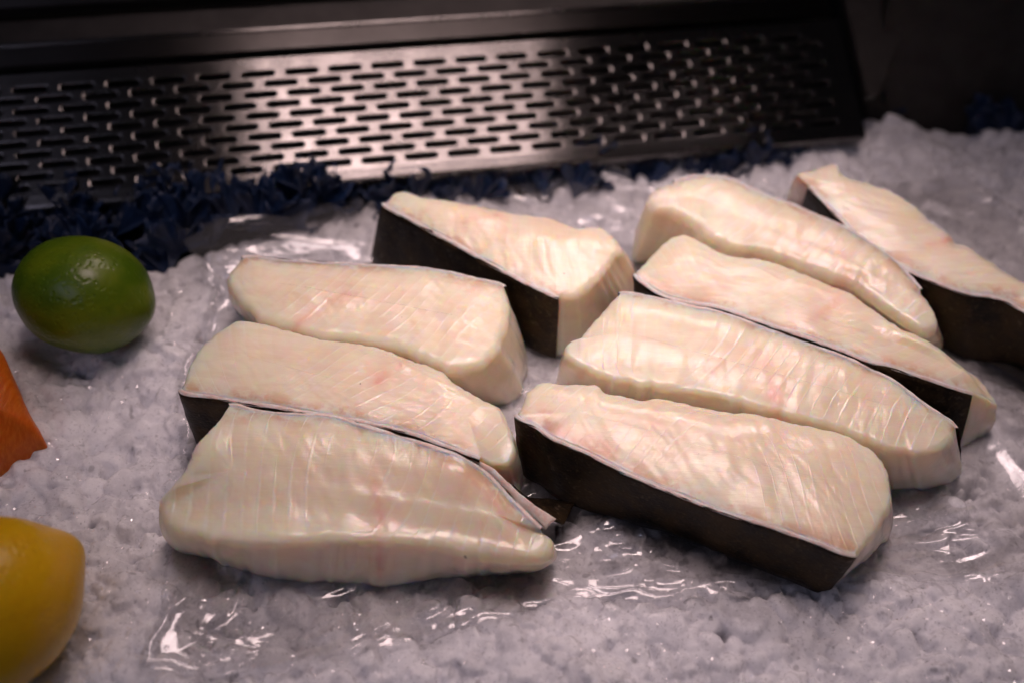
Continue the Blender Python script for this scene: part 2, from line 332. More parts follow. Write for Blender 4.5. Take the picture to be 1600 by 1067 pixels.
def mat_film():
    g = NT('clear_film')
    p = g.pos()
    nb = g.bump(g.noise(p, 140, 3, 0.55, 0.6), 0.0009, 0.12)
    fr = g.n('ShaderNodeFresnel')
    fr.inputs['IOR'].default_value = 1.5
    g.set(fr, 'Normal', nb)
    fac = g.math('MULTIPLY', fr.outputs[0], 1.6, clamp=True)
    tr = g.n('ShaderNodeBsdfTransparent')
    tr.inputs[0].default_value = c4(0.975, 0.975, 0.98)
    gl = g.n('ShaderNodeBsdfGlossy')
    gl.inputs['Color'].default_value = c4(1, 1, 1)
    gl.inputs['Roughness'].default_value = 0.12
    g.set(gl, 'Normal', nb)
    mx = g.n('ShaderNodeMixShader')
    g.set(mx, 0, fac)
    g.t.links.new(tr.outputs[0], mx.inputs[1])
    g.t.links.new(gl.outputs[0], mx.inputs[2])
    df = g.n('ShaderNodeBsdfDiffuse')
    df.inputs[0].default_value = c4(0.8, 0.8, 0.82)
    mx2 = g.n('ShaderNodeMixShader')
    g.set(mx2, 0, 0.05)
    g.t.links.new(mx.outputs[0], mx2.inputs[1])
    g.t.links.new(df.outputs[0], mx2.inputs[2])
    g.t.links.new(mx2.outputs[0], g.out.inputs[0])
    return g.m

def mat_steel(name, base=(0.18, 0.171, 0.167), rough=0.25, aniso=0.98, rot=0.0):
    g = NT(name)
    p = g.pos((6, 900, 900), (0, 0, -PSI))
    br = g.noise(p, 1.0, 3, 0.6)
    sm = g.noise(g.pos(), 45, 4, 0.65)
    tn = g.n('ShaderNodeTangent', direction_type='UV_MAP')
    tn.uv_map = 'UVMap'
    col = g.mix(g.ramp(sm, 0.3, 0.7), c4(*base), c4(*[0.86 * v for v in base]))
    nb = g.bump(br, 0.00008, 0.4)
    rr = g.ramp(sm, 0.3, 0.7, rough - 0.03, rough + 0.03)
    g.bsdf(Base_Color=col, Metallic=1.0, Roughness=rr, Anisotropic=aniso, Anisotropic_Rotation=rot,
           Tangent=tn.outputs[0], Normal=nb)
    return g.m

def mat_plain(name, col, rough=0.5, metallic=0.0, var=0.3, scale=60, bump=0.0003, **kw):
    g = NT(name)
    p = g.pos()
    a = g.noise(p, scale, 4, 0.6)
    cc = g.mix(g.ramp(a, 0.3, 0.7), c4(*col), c4(*[v * (1 - var) for v in col]))
    nb = g.bump(g.noise(p, scale * 5, 3, 0.6), bump, 0.6)
    g.bsdf(Base_Color=cc, Roughness=rough, Metallic=metallic, Normal=nb, **kw)
    return g.m

def mat_citrus(name, c1, c2, cstem, pore, sss):
    g = NT(name)
    p = g.pos()
    a = g.noise(p, 30, 4, 0.6)
    col = g.mix(g.ramp(a, 0.35, 0.7), c4(*c1), c4(*c2))
    vo = g.n('ShaderNodeTexVoronoi', feature='SMOOTH_F1')
    g.set(vo, 'Vector', p)
    vo.inputs['Scale'].default_value = pore
    pit = g.ramp(vo.outputs[0], 0.05, 0.45)
    sp = g.ramp(g.noise(p, 150, 3, 0.6), 0.66, 0.74)
    col = g.mix(g.math('MULTIPLY', sp, 0.25), col, c4(*cstem))
    col = g.mix(g.attr('stem'), col, c4(*cstem))
    h = g.math('ADD', pit, g.math('MULTIPLY', g.noise(p, 120, 3, 0.6), 0.9))
    nb = g.bump(h, 0.0003, 0.5)
    g.bsdf(Base_Color=col, Subsurface_Weight=sss, Subsurface_Radius=(1, .7, .2), Subsurface_Scale=0.002,
           Roughness=0.33, IOR=1.45, Normal=nb)
    return g.m

M_SKIN = mat_skin()
M_RIM = mat_rim()
M_ICE = mat_ice()
M_FILM = mat_film()
M_PANEL = mat_steel('brushed_steel_panel')
M_RAIL = mat_steel('brushed_steel_rail', (0.10, 0.093, 0.09), 0.32, 0.95)
M_DARK = mat_plain('dark_steel', (0.05, 0.045, 0.043), 0.55, 0.6)
M_VOID = mat_plain('void_black', (0.006, 0.006, 0.006), 0.9)
M_BLUE = mat_plain('dark_blue_leaf', (0.004, 0.019, 0.068), 0.5, 0.0, 0.55, 90, 0.0006)

# ------------------------------------------------------------------ back of the case
PU = Vector((math.cos(PSI), math.sin(PSI), 0))
PN0 = Vector((-math.sin(PSI), math.cos(PSI), 0))
PV = PN0 * math.sin(TAU) + Vector((0, 0, math.cos(TAU)))
PN = PU.cross(PV)
P0 = Vector((-0.14520, 0.50107, 0.04406))
PITCH, ROW = 0.022176, 0.005781
UMIN, UMAX = -0.26, 0.329

def pl(u, v, n=0.0):
    return P0 + PU * u + PV * v + PN * n

def uv_box(o, fn):
    me = o.data
    uv = me.uv_layers.new(name='UVMap')
    co = np.empty(len(me.vertices) * 3, dtype=np.float32)
    me.vertices.foreach_get('co', co)
    co = co.reshape(-1, 3)
    li = np.empty(len(me.loops), dtype=np.int32)
    me.loops.foreach_get('vertex_index', li)
    rel = co - np.array(P0 - o.location if o.parent is None else P0, dtype=np.float32)
    a = rel @ np.array(PU, dtype=np.float32)
    b = rel @ np.array(PV, dtype=np.float32)
    z = co[:, 2]
    # U runs up the sheet, so that the brushing (across) spreads reflections up and down
    uv.data.foreach_set('uv', np.stack([(b + 0.37 * z)[li], a[li]], -1).ravel().astype(np.float32))

def build_panel():
    verts, faces = [], []
    SL, SW = 0.0156, 0.0028          # slot length and height
    x0off = -0.0006                  # left end of a slot sits on the traced lattice
    K = 7
    def ring(cu, cv, l, w, n):
        out = []
        hw = w / 2
        hl = l / 2 - hw
        for i in range(K):
            a = -math.pi / 2 + math.pi * i / (K - 1)
            out.append((cu + hl + hw * math.cos(a), cv + hw * math.sin(a), n))
        for i in range(K):
            a = math.pi / 2 + math.pi * i / (K - 1)
            out.append((cu - hl + hw * math.cos(a), cv + hw * math.sin(a), n))
        return out
    def outer(cu, cv):
        # matching ring on the cell border
        w2, h2 = PITCH / 2, ROW / 2
        out = []
        for i in range(K):
            a = -1 + 2 * i / (K - 1)
            out.append((cu + w2, cv + h2 * a, 0.0))
        for i in range(K):
            a = 1 - 2 * i / (K - 1)
            out.append((cu - w2, cv + h2 * a, 0.0))
        return out
    for r in range(10):
        off = 0.5 * (r % 2)
        k0 = int(math.floor(UMIN / PITCH))
        k1 = int(math.ceil(UMAX / PITCH))
        for k in range(k0, k1):
            cu = (k + off) * PITCH + SL / 2 + x0off
            cv = -r * ROW
            if cu < UMIN or cu > UMAX - 0.02:
                # closed sheet at the ends
                if UMIN <= cu <= UMAX + PITCH:
                    b = len(verts)
                    for (a, c) in ((-1, -1), (1, -1), (1, 1), (-1, 1)):
                        verts.append(pl(min(cu + a * PITCH / 2, UMAX), cv + c * ROW / 2))
                    faces.append((b, b + 1, b + 2, b + 3))
                continue
            rings = [outer(cu, cv), ring(cu, cv, SL + 0.0022, SW + 0.0016, 0.0), ring(cu, cv, SL + 0.0010, SW + 0.0007, -0.00012),
                     ring(cu, cv, SL + 0.0003, SW + 0.0002, -0.0004), ring(cu, cv, SL, SW, -0.0016)]
            b = len(verts)
            for rg in rings:
                verts += [pl(*q) for q in rg]
            n = 2 * K
            for q in range(len(rings) - 1):
                for i in range(n):
                    j = (i + 1) % n
                    faces.append((b + q * n + i, b + q * n + j, b + (q + 1) * n + j, b + (q + 1) * n + i))
    # plain margins above and below the slots, the lower one rolled forward into a lip
    def strip(prof):
        b = len(verts)
        for (v, n) in prof:
            verts.append(pl(UMIN - 0.02, v, n))
            verts.append(pl(UMAX, v, n))
        for i in range(len(prof) - 1):
            faces.append((b + 2 * i, b + 2 * i + 1, b + 2 * i + 3, b + 2 * i + 2))
    strip([(ROW / 2, 0), (0.0086, 0), (0.0092, -0.0006), (0.0094, -0.003)])
    lo = -9.5 * ROW
    strip([(lo, 0), (lo - 0.0016, 0.0), (lo - 0.0020, -0.00008), (lo - 0.0060, -0.00045), (lo - 0.0072, -0.0009), (lo - 0.0078, -0.0020), (lo - 0.0079, -0.004), (lo - 0.007, -0.012)])
    root = thing('vent_panel', (0, 0, 0), 'sloping steel vent panel with rows of slots behind the fish', 'vent panel')
    o = new_mesh('slotted_sheet', verts, faces, M_PANEL, root, smooth=False)
    uv_box(o, None)
    # near-black sheet, shade of the void behind the slots put into its colour
    vb = [pl(UMIN - .03, -0.08, -0.022), pl(UMAX, -0.08, -0.022), pl(UMAX, 0.02, -0.022), pl(UMIN - .03, 0.02, -0.022)]
    vb += [v - PN * 0.002 for v in vb]
    new_mesh('void_shade_sheet', vb, [(0, 1, 2, 3), (7, 6, 5, 4), (0, 4, 5, 1), (1, 5, 6, 2), (2, 6, 7, 3), (3, 7, 4, 0)], M_VOID, root, smooth=False)
    return root

build_panel()

def extrude_profile(prof, u0, u1, closed=True):
    verts, faces = [], []
    n = len(prof)
    for (v, w) in prof:
        verts.append(pl(u0, v, w))
    for (v, w) in prof:
        verts.append(pl(u1, v, w))
    for i in range(n if closed else n - 1):
        j = (i + 1) % n
        faces.append((i, i + n, j + n, j))
    if closed:
        faces.append(tuple(range(n)))
        faces.append(tuple(reversed(range(n, 2 * n))))
    return verts, faces

rail = thing('steel_rail', (0, 0, 0), 'dull steel rail with a bright folded edge above the slotted panel', 'rail')
v_, f_ = extrude_profile([(0.0125, 0.0014), (0.0232, 0.0000), (0.0232, -0.006), (0.0125, -0.004)], UMIN - 0.06, UMAX - 0.004)
o = new_mesh('rail_face', v_, f_, M_RAIL, rail, smooth=False)
uv_box(o, None)
v_, f_ = extrude_profile([(0.0234, 0.0003), (0.0240, 0.0007), (0.0254, 0.0007), (0.0260, 0.0001), (0.0260, -0.006), (0.0234, -0.006)], UMIN - 0.06, UMAX - 0.004)
o = new_mesh('folded_edge', v_, f_, M_PANEL, rail, smooth=False)
uv_box(o, None)
v_, f_ = extrude_profile([(0.0262, -0.0020), (0.0385, -0.0016), (0.0388, -0.008), (0.0262, -0.008)], UMIN - 0.06, UMAX - 0.004)
o = new_mesh('rail_top', v_, f_, M_DARK, rail, smooth=False)
v_, f_ = extrude_profile([(0.0430, 0.004), (0.075, 0.005), (0.075, -0.005), (0.0430, -0.004)], UMIN - 0.10, UMAX - 0.004)
o = new_mesh('upper_lip', v_, f_, M_RAIL, rail, smooth=False)
uv_box(o, None)
# dark back wall behind rail and panel
v_, f_ = extrude_profile([(-0.09, -0.03), (0.16, -0.03), (0.16, -0.034), (-0.09, -0.034)], UMIN - 0.15, UMAX + 0.02)
o = new_mesh('case_back_wall', v_, f_, M_VOID, None, smooth=False)
o['kind'] = 'structure'
# blocker added above the rail, mostly out of view, keeping back_lamp off the panel
ub = [pl(UMIN - 0.15, 0.078, -0.004), pl(UMAX + 0.10, 0.078, -0.004)]
ub += [ub[1] + Vector((0, 0, 0.215)), ub[0] + Vector((0, 0, 0.215))]
ub += [v + PN0 * 0.006 for v in ub]
o = new_mesh('back_lamp_blocker', ub, [(3, 2, 1, 0), (4, 5, 6, 7), (0, 1, 5, 4), (1, 2, 6, 5), (2, 3, 7, 6), (3, 0, 4, 7)], M_DARK, None, smooth=False)
o['kind'] = 'structure'

# right-hand end of the case: dark side wall with a lighter corner post
def box_pts(p, ax, ay, az):
    p = Vector(p); ax = Vector(ax); ay = Vector(ay); az = Vector(az)
    vs_ = [p, p + ax, p + ax + ay, p + ay]
    vs_ += [v + az for v in vs_]
    return vs_, [(3, 2, 1, 0), (4, 5, 6, 7), (0, 1, 5, 4), (1, 2, 6, 5), (2, 3, 7, 6), (3, 0, 4, 7)]
v_, f_ = box_pts((0.1962, 0.5665, -0.04), (0.34, 0.03, 0), (-0.0008, 0.012, 0), (0, 0.06, 0.34))
o = new_mesh('case_side_wall', v_, f_, M_DARK, None, smooth=False)
o['kind'] = 'structure'
pb = [pl(UMAX + 0.004, -0.040, 0.004), pl(UMAX + 0.010, -0.040, 0.004), pl(UMAX + 0.056, 0.030, 0.004), pl(UMAX + 0.056, 0.06, 0.004), pl(UMAX + 0.004, 0.06, 0.004)]
pb += [v - PN * 0.006 for v in pb]
o = new_mesh('corner_gusset', pb, [(0, 1, 2, 3, 4), (9, 8, 7, 6, 5), (0, 5, 6, 1), (1, 6, 7, 2), (2, 7, 8, 3), (3, 8, 9, 4), (4, 9, 5, 0)], M_DARK, None, smooth=False)
uv_box(o, None)
tag(o, 'dark triangular steel gusset in the right back corner of the case', 'gusset')

# ------------------------------------------------------------------ crushed ice
def ndx(poly):
    return np.array(poly, dtype=np.float64) / 1000.0

GX0, GX1, GY0, GY1, GS = -0.42, 0.46, 0.12, 0.66, 0.0005
NX, NY = int((GX1 - GX0) / GS), int((GY1 - GY0) / GS)
HM = np.full((NY, NX), -0.02, dtype=np.float32)
LM = np.zeros((NY, NX), dtype=np.float32)
back = ndx(ICEBACK)

def yback(x):
    return np.interp(x, back[:, 0], back[:, 1])

def in_poly(px, py, poly):
    c = np.zeros(px.shape, dtype=bool)
    n = len(poly)
    for i in range(n):
        x1, y1 = poly[i]
        x2, y2 = poly[(i + 1) % n]
        if y1 == y2:
            continue
        t = ((y1 > py) != (y2 > py)) & (px < (x2 - x1) * (py - y1) / (y2 - y1) + x1)
        c ^= t
    return c

film_poly = ndx(FILM)

def stamp(n, amin, amax, zlo, zhi, seed):
    r = np.random.default_rng(seed)
    ys = r.uniform(GY0 + .01, GY1 - .01, n)
    hw = 0.15 + 0.52 * ys
    xs = r.uniform(-1, 1, n) * hw
    keep = (ys < yback(xs) + 0.012) & (xs > GX0 + .02) & (xs < GX1 - .02)
    inf = in_poly(xs, ys, film_poly)
    for x, y, fi in zip(xs[keep], ys[keep], inf[keep]):
        a = r.uniform(amin, amax)
        b = a * r.uniform(0.6, 1.0)
        c = a * r.uniform(0.50, 0.85)
        th = r.uniform(0, math.pi)
        ex = r.uniform(2.0, 3.6)
        z0 = r.uniform(zlo, zhi) - (0.0035 if fi else 0.0)
        over = y - yback(x)
        if over > -0.012:
            z0 -= r.uniform(0, 0.006)
        sx, sy = r.uniform(-0.45, 0.45, 2)
        k = int(a / GS) + 2
        i0, j0 = int((y - GY0) / GS), int((x - GX0) / GS)
        ia, ib, ja, jb = max(0, i0 - k), min(NY, i0 + k), max(0, j0 - k), min(NX, j0 + k)
        if ia >= ib or ja >= jb:
            continue
        yy = (np.arange(ia, ib) * GS + GY0 - y)[:, None]
        xx = (np.arange(ja, jb) * GS + GX0 - x)[None, :]
        u = (xx * math.cos(th) + yy * math.sin(th)) / a
        v = (-xx * math.sin(th) + yy * math.cos(th)) / b
        q = np.abs(u) ** ex + np.abs(v) ** ex
        ok = q < 1
        if r.random() < 0.7:
            # broken chip: a tilted flat top with straight sides
            m_ = r.integers(4, 7)
            a0 = r.uniform(0, 6.28)
            rad = np.full(u.shape, -9.0)
            for k_ in range(m_):
                aa = a0 + 6.283 * k_ / m_ + r.uniform(-0.35, 0.35)
                rad = np.maximum(rad, (u * math.cos(aa) + v * math.sin(aa)) / r.uniform(0.62, 0.95))
            ok = rad < 1
            ttx, tty = r.normal(0, 0.24, 2)
            h = z0 + np.minimum(c * 0.75 + ttx * xx + tty * yy, c * 2.0 * (1 - rad))
        else:
            h = z0 + c * (1 - np.clip(q, 0, 1)) ** (1 / ex) + sx * xx + sy * yy
        h = np.where(ok, h, -1).astype(np.float32)
        sub = HM[ia:ib, ja:jb]
        up_ = h > sub
        sub[up_] = h[up_]
        LM[ia:ib, ja:jb][up_] = r.uniform(0, 1)

stamp(9000, 0.006, 0.0105, -0.014, -0.006, 1)
stamp(11000, 0.0035, 0.0075, -0.0065, -0.0026, 2)
stamp(16000, 0.0014, 0.0036, -0.0050, -0.0012, 3)
# a soft melt between the lumps
def blur(a, k):
    for ax in (0, 1):
        cs = np.cumsum(np.pad(a, [(k + 1, k) if i == ax else (0, 0) for i in (0, 1)], mode='edge'), axis=ax, dtype=np.float64)
        n = a.shape[ax]
        hi = np.take(cs, np.arange(2 * k + 1, 2 * k + 1 + n), axis=ax)
        lo = np.take(cs, np.arange(0, n), axis=ax)
        a = ((hi - lo) / (2 * k + 1)).astype(np.float32)
    return a
HM = blur(HM, 1)
LM = blur(blur(LM, 3), 2)
YY = np.arange(NY) * GS + GY0
XX = np.arange(NX) * GS + GX0
swell = (0.0022 * np.sin(XX[None, :] * 41 + 1.0) * np.sin(YY[:, None] * 37 + .4) + 0.0018 * np.sin(XX[None, :] * 83 + YY[:, None] * 61)).astype(np.float32)
HM += swell

def sample(A, x, y):
    fx = np.clip((x - GX0) / GS, 0, NX - 1.001)
    fy = np.clip((y - GY0) / GS, 0, NY - 1.001)
    i, j = fy.astype(int), fx.astype(int)
    a, b = fy - i, fx - j
    return A[i, j] * (1 - a) * (1 - b) + A[i + 1, j] * a * (1 - b) + A[i, j + 1] * (1 - a) * b + A[i + 1, j + 1] * a * b

def grid_faces(nr, nc):
    i = np.arange(nr - 1)[:, None] * nc + np.arange(nc - 1)[None, :]
    i = i.ravel()
    return np.stack([i, i + 1, i + nc + 1, i + nc], -1)

ny, nx = 660, 940
gy = 0.15 * (0.63 / 0.15) ** (np.arange(ny) / (ny - 1))
gt = np.linspace(-1, 1, nx)
gx = gt[None, :] * (0.14 + 0.50 * gy[:, None])
gyy = np.broadcast_to(gy[:, None], gx.shape)
gz = sample(HM, gx, gyy)
over = gyy - yback(gx)
gz = gz - np.clip(over - 0.004, 0, 0.03) * 1.6
ice = new_mesh('crushed_ice', np.stack([gx, gyy, gz], -1).reshape(-1, 3), grid_faces(ny, nx), M_ICE,
               attrs={'lump': sample(LM, gx, gyy).ravel()})
ice['kind'] = 'stuff'
ice['label'] = 'bed of wet crushed ice filling the counter'

# tiny flat crystal faces lying every way on the wet bed; the few that face the lamps glint
def build_crystals():
    g = NT('ice_crystal_face')
    tr = g.n('ShaderNodeBsdfTransparent')
    gl = g.n('ShaderNodeBsdfGlossy')
    gl.inputs['Roughness'].default_value = 0.16
    mx = g.n('ShaderNodeMixShader')
    g.set(mx, 0, 0.22)
    g.t.links.new(tr.outputs[0], mx.inputs[1])
    g.t.links.new(gl.outputs[0], mx.inputs[2])
    g.t.links.new(mx.outputs[0], g.out.inputs[0])
    r = np.random.default_rng(23)
    n = 42000
    y = 0.16 + 0.40 * r.random(n) ** 1.2
    x = r.uniform(-1, 1, n) * (0.13 + 0.46 * y)
    ok = y < yback(x) - 0.004
    x, y = x[ok], y[ok]
    # crystals sit in patches
    pat = np.array([noise.noise((a * 42, b * 42, 0.3)) for a, b in zip(x, y)])
    ok = pat > -0.12
    x, y = x[ok], y[ok]
    n = len(x)
    z = sample(HM, x, y) + 0.0004
    nx_, ny_ = r.normal(0, 0.38, n), r.normal(-0.12, 0.38, n)
    nz = np.ones(n)
    N_ = np.stack([nx_, ny_, nz], -1)
    N_ /= np.linalg.norm(N_, axis=1)[:, None]
    rv = r.normal(size=(n, 3))
    A_ = np.cross(N_, rv)
    A_ /= np.linalg.norm(A_, axis=1)[:, None]
    B_ = np.cross(N_, A_)
    s = (0.00022 + 0.0006 * r.random(n) ** 2)[:, None]
    c = np.stack([x, y, z], -1)
    V = np.stack([c + A_ * s, c + B_ * s * r.uniform(.5, 1, (n, 1)), c - A_ * s * r.uniform(.4, 1, (n, 1)) - B_ * s * 0.4], 1).reshape(-1, 3)
    F = np.arange(3 * n).reshape(-1, 3)
    o = new_mesh('ice_crystals', V, F, g.m, smooth=False)
    o['kind'] = 'stuff'
    o['label'] = 'tiny glinting ice crystals on the ice bed'
build_crystals()

# ------------------------------------------------------------------ fish steaks
def catmull(P, n_per=14, closed=True):
    P = np.asarray(P, dtype=float)
    out, par = [], []
    n = len(P)
    for i in range(n):
        p0, p1, p2, p3 = P[(i - 1) % n], P[i], P[(i + 1) % n], P[(i + 2) % n]
        d = np.linalg.norm(p2 - p1)
        t0 = 0.0
        t1 = t0 + max(np.linalg.norm(p1 - p0), 1e-6) ** .5
        t2 = t1 + max(d, 1e-6) ** .5
        t3 = t2 + max(np.linalg.norm(p3 - p2), 1e-6) ** .5
        k = max(2, int(math.ceil(d / 0.0012)))
        for s in range(k):
            t = t1 + (t2 - t1) * s / k
            A1 = (t1 - t) / (t1 - t0) * p0 + (t - t0) / (t1 - t0) * p1
            A2 = (t2 - t) / (t2 - t1) * p1 + (t - t1) / (t2 - t1) * p2
            A3 = (t3 - t) / (t3 - t2) * p2 + (t - t2) / (t3 - t2) * p3
            B1 = (t2 - t) / (t2 - t0) * A1 + (t - t0) / (t2 - t0) * A2
            B2 = (t3 - t) / (t3 - t1) * A2 + (t - t1) / (t3 - t1) * A3
            out.append((t2 - t) / (t2 - t1) * B1 + (t - t1) / (t2 - t1) * B2)
            par.append(i + s / k)
    return np.array(out), np.array(par)

def seg_dist(px, py, line):
    best = np.full(px.shape, 1e9)
    for (ax, ay), (bx, by) in zip(line[:-1], line[1:]):
        dx, dy = bx - ax, by - ay
        t = np.clip(((px - ax) * dx + (py - ay) * dy) / (dx * dx + dy * dy + 1e-12), 0, 1)
        best = np.minimum(best, np.hypot(px - ax - t * dx, py - ay - t * dy))
    return best

def vnoise(xyz, f, seed=0.0):
    return np.array([noise.noise((x * f + seed, y * f + seed * 1.7, z * f)) for x, y, z in xyz])

ZB = -0.002

def relief(P, idx, fib, ph_of):
    # low swells plus feathered ridges that run with the muscle fibres
    a = R(fib)
    ca, sa = math.cos(a), math.sin(a)
    wx = vnoise(P * [1, 1, 0], 40, idx * 3.3) * 0.006
    u = P[:, 0] * ca - P[:, 1] * sa + wx
    v = P[:, 0] * sa + P[:, 1] * ca + vnoise(P * [1, 1, 0], 55, idx * 8.1) * 0.004
    z0 = np.zeros(len(P))
    out = vnoise(P * [1, 1, 0], 60, idx * 7.7) * 0.0011
    out += vnoise(np.stack([u * 0.30, v, z0], -1), 230, idx * 2.2) * 0.00034
    out += vnoise(np.stack([u * 0.25, v, z0], -1), 560, idx * 6.2) * 0.00016
    f = ph_of(P)
    fr = f - np.floor(f)
    out += 0.00010 * S_STR[0] * (np.clip(1 - np.abs(fr - 0.5) / 0.12, 0, 1)) * np.clip(0.4 + vnoise(P * [1, 1, 0], 33, idx), 0, 1)
    return out * 0.66
S_STR = [1.0]

def build_steak(key, label, idx):
    S = STEAK_DATA[key]
    top = ndx(S['top'])
    s0, s1 = S['skin']
    T, par = catmull(top)
    n = len(T)
    # rounded skin/flesh masks along the outline
    is_skin = (par >= s0) & (par <= s1)
    sk = is_skin.astype(float)
    for _ in range(3):
        sk = (np.roll(sk, 1) + sk * 2 + np.roll(sk, -1)) / 4
    sk = np.where(is_skin, np.maximum(sk, .85), sk)
    # lean of the cut faces: outline at the bottom relative to the top
    ks = sorted(S['bot'])
    dk = np.array([S['bot'][k] for k in ks], dtype=float) / 1000
    m_ = len(top)
    kk = np.array([ks[-1] - m_] + ks + [ks[0] + m_], dtype=float)
    dd = np.vstack([dk[-1:], dk, dk[:1]])
    D = np.stack([np.interp(par, kk, dd[:, 0]), np.interp(par, kk, dd[:, 1])], -1)
    for _ in range(6):
        D = (np.roll(D, 1, 0) + 2 * D + np.roll(D, -1, 0)) / 4
    base = np.array([T[:, 0].mean(), T[:, 1].mean(), 0.0])
    # outward normals
    tang = np.roll(T, -1, 0)[:, :2] - np.roll(T, 1, 0)[:, :2]
    tang /= np.linalg.norm(tang, axis=1)[:, None] + 1e-9
    area2 = np.sum(T[:, 0] * np.roll(T[:, 1], -1) - np.roll(T[:, 0], -1) * T[:, 1])
    nrm = np.stack([tang[:, 1], -tang[:, 0]], -1) * (1 if area2 > 0 else -1)
    # ragged knife edge on the flesh sides
    jit = vnoise(T, 210, idx * 3.1) * 0.0009 + vnoise(T, 640, idx * 5.3) * 0.0006 * (vnoise(T, 35, idx) > -0.05)
    T[:, :2] += nrm * (jit * (1 - sk))[:, None]
    # long axis
    c0 = T[:, :2].mean(0)
    w, v = np.linalg.eigh(np.cov((T[:, :2] - c0).T))
    ax = v[:, 1]
    pr = (T[:, :2] - c0) @ ax
    pc = (T[:, :2] - c0) @ v[:, 0]
    half = max(0.0, (pr.max() - pr.min()) / 2 - (pc.max() - pc.min()) / 2 * 0.95)
    mid = (pr.max() + pr.min()) / 2
    A = c0 + np.clip(pr, mid - half, mid + half)[:, None] * ax
    # smooth centre targets a little
    for _ in range(60):
        A = (np.roll(A, 1, 0) + A + np.roll(A, -1, 0)) / 3
    G = np.c_[np.ones(n), T[:, :2]]
    pln, *_ = np.linalg.lstsq(G, T[:, 2], rcond=None)
    rb = (S['rb'] + 0.0008 * vnoise(T, 60, idx * 9.1)) * (1 - sk) + 0.0006 * sk
    inw = A - T[:, :2]
    inl = np.linalg.norm(inw, axis=1)[:, None]
    inu = inw / (inl + 1e-9)
    rings, tops = [], []
    # underside
    for t in (0.999, 0.5, 0.06):
        xy = (T[:, :2] + D) * (1 - t) + A * t
        rings.append(np.c_[xy, np.full(n, ZB)]); tops.append(0)
    # cut faces
    NW = 16
    for k in range(NW + 1):
        s = k / NW
        xy = T[:, :2] + D * (1 - s) + nrm * (0.0011 * math.sin(math.pi * s) * (1 - 0.6 * sk))[:, None]
        z = ZB + (T[:, 2] - rb - ZB) * s
        rg = np.c_[xy, z]
        wob = vnoise(rg, 120, idx) * 0.0005 * (1 - sk)
        rg[:, :2] += nrm * wob[:, None]
        rings.append(rg); tops.append(0)
    # rounded shoulder
    for k in (1, 2, 3, 4):
        a = math.pi / 2 * k / 4
        xy = T[:, :2] + inu * (rb * (1 - math.cos(a)))[:, None]
        z = T[:, 2] - rb + rb * math.sin(a)
        rings.append(np.c_[xy, z]); tops.append(k / 4)
    edge_xy = rings[-1][:, :2]
    NR = 46
    for k in range(1, NR + 1):
        t = (k / NR) ** 1.05 * 0.999
        xy = edge_xy * (1 - t) + A * t
        zp = np.c_[np.ones(n), xy] @ pln
        sm_ = t * t * (3 - 2 * t)
        z = T[:, 2] * (1 - sm_) + zp * sm_ + (0.0016 if key != 'S4' else 0.0007) * (1 - (1 - t) ** 2)
        rings.append(np.c_[xy, z]); tops.append(1)
    V = np.vstack(rings)
    tp = np.repeat(np.array(tops, dtype=float), n)
    nr = len(rings)
    tm = tp >= 1
    cen = ndx(S['cen'])
    eb = np.array([-ax[1], ax[0]])
    def ph_of(P):
        q = P[:, :2] - cen[0]
        a_, b_ = q @ ax, q @ eb
        return (np.sqrt((np.abs(a_) + 0.010) ** 2 + (0.55 * b_) ** 2) + S['sl'] * b_ + vnoise(P * [1, 1, 0], 30, idx * 1.1) * 0.0045) / (S['sp'] * 1.05 / 1000) + 20
    S_STR[0] = S['ls']
    V[tm, 2] += relief(V[tm], idx, S['fib'], ph_of)
    # muscle-block field: nested rings round two centres, meeting at the seam
    a_ = (V[:, :2] - cen[0]) @ ax
    ph = ph_of(V)
    pink = np.zeros(len(V))
    wrp = vnoise(V, 95, idx * 4.4)
    for j, l in enumerate(S['pink']):
        dl = seg_dist(V[:, 0], V[:, 1], ndx(l))
        w_ = S['pw'] / 1000
        pink = np.maximum(pink, (0.34 * np.exp(-(dl / (w_ * 0.5)) ** 2) + 0.24 * np.exp(-(dl / (w_ * 2.4)) ** 2)) * np.clip(0.75 + wrp * 0.9, 0, 1.3))
    skl = T[is_skin][:, :2]
    dsk = seg_dist(V[:, 0], V[:, 1], skl[::4]) if len(skl) > 8 else np.full(len(V), 1.0)
    edge = np.exp(-(dsk / (0.0045 * (1 + 0.8 * wrp))) ** 2) * tp
    rim = np.clip(1 - dsk / 0.0014, 0, 1) * tp
    i = np.arange(n)
    F = []
    for r_ in range(nr - 1):
        a = r_ * n
        F.append(np.stack([a + i, a + (i + 1) % n, a + n + (i + 1) % n, a + n + i], -1))
    F = np.vstack(F)
    if area2 < 0:
        F = F[:, ::-1]
    root = thing('fish_steak', tuple(base), label, 'fish steak', 'raw white fish steaks on the film')
    mat = mat_flesh('raw_white_flesh_%s' % key.lower(), S['fib'], idx, S['ls'])
    new_mesh('flesh', V - base, F, mat, root, attrs={'flake': ph, 'axial': np.abs(a_), 'pink': pink, 'edge': edge, 'top': tp, 'rim': rim})
    # skin: a thin dark sheet hugging one cut face, its pale cut edge on top
    si = np.where(is_skin)[0]
    m2 = len(si)
    prof = []
    TH = 0.0011
    NS = 12
    def wall(s, off):
        xy = T[si, :2] + D[si] * (1 - s) + nrm[si] * (0.0011 * math.sin(math.pi * s) * 0.4 + off)
        z = (ZB - 0.0006) + (T[si, 2] - 0.0004 - (ZB - 0.0006)) * s
        return np.c_[xy, z]
    for k in range(NS + 1):
        prof.append(wall(k / NS, TH + 0.0002))
    nout = len(prof)
    for k in range(NS, -1, -3):
        prof.append(wall(k / NS, -0.0002))
    VS = np.vstack(prof)
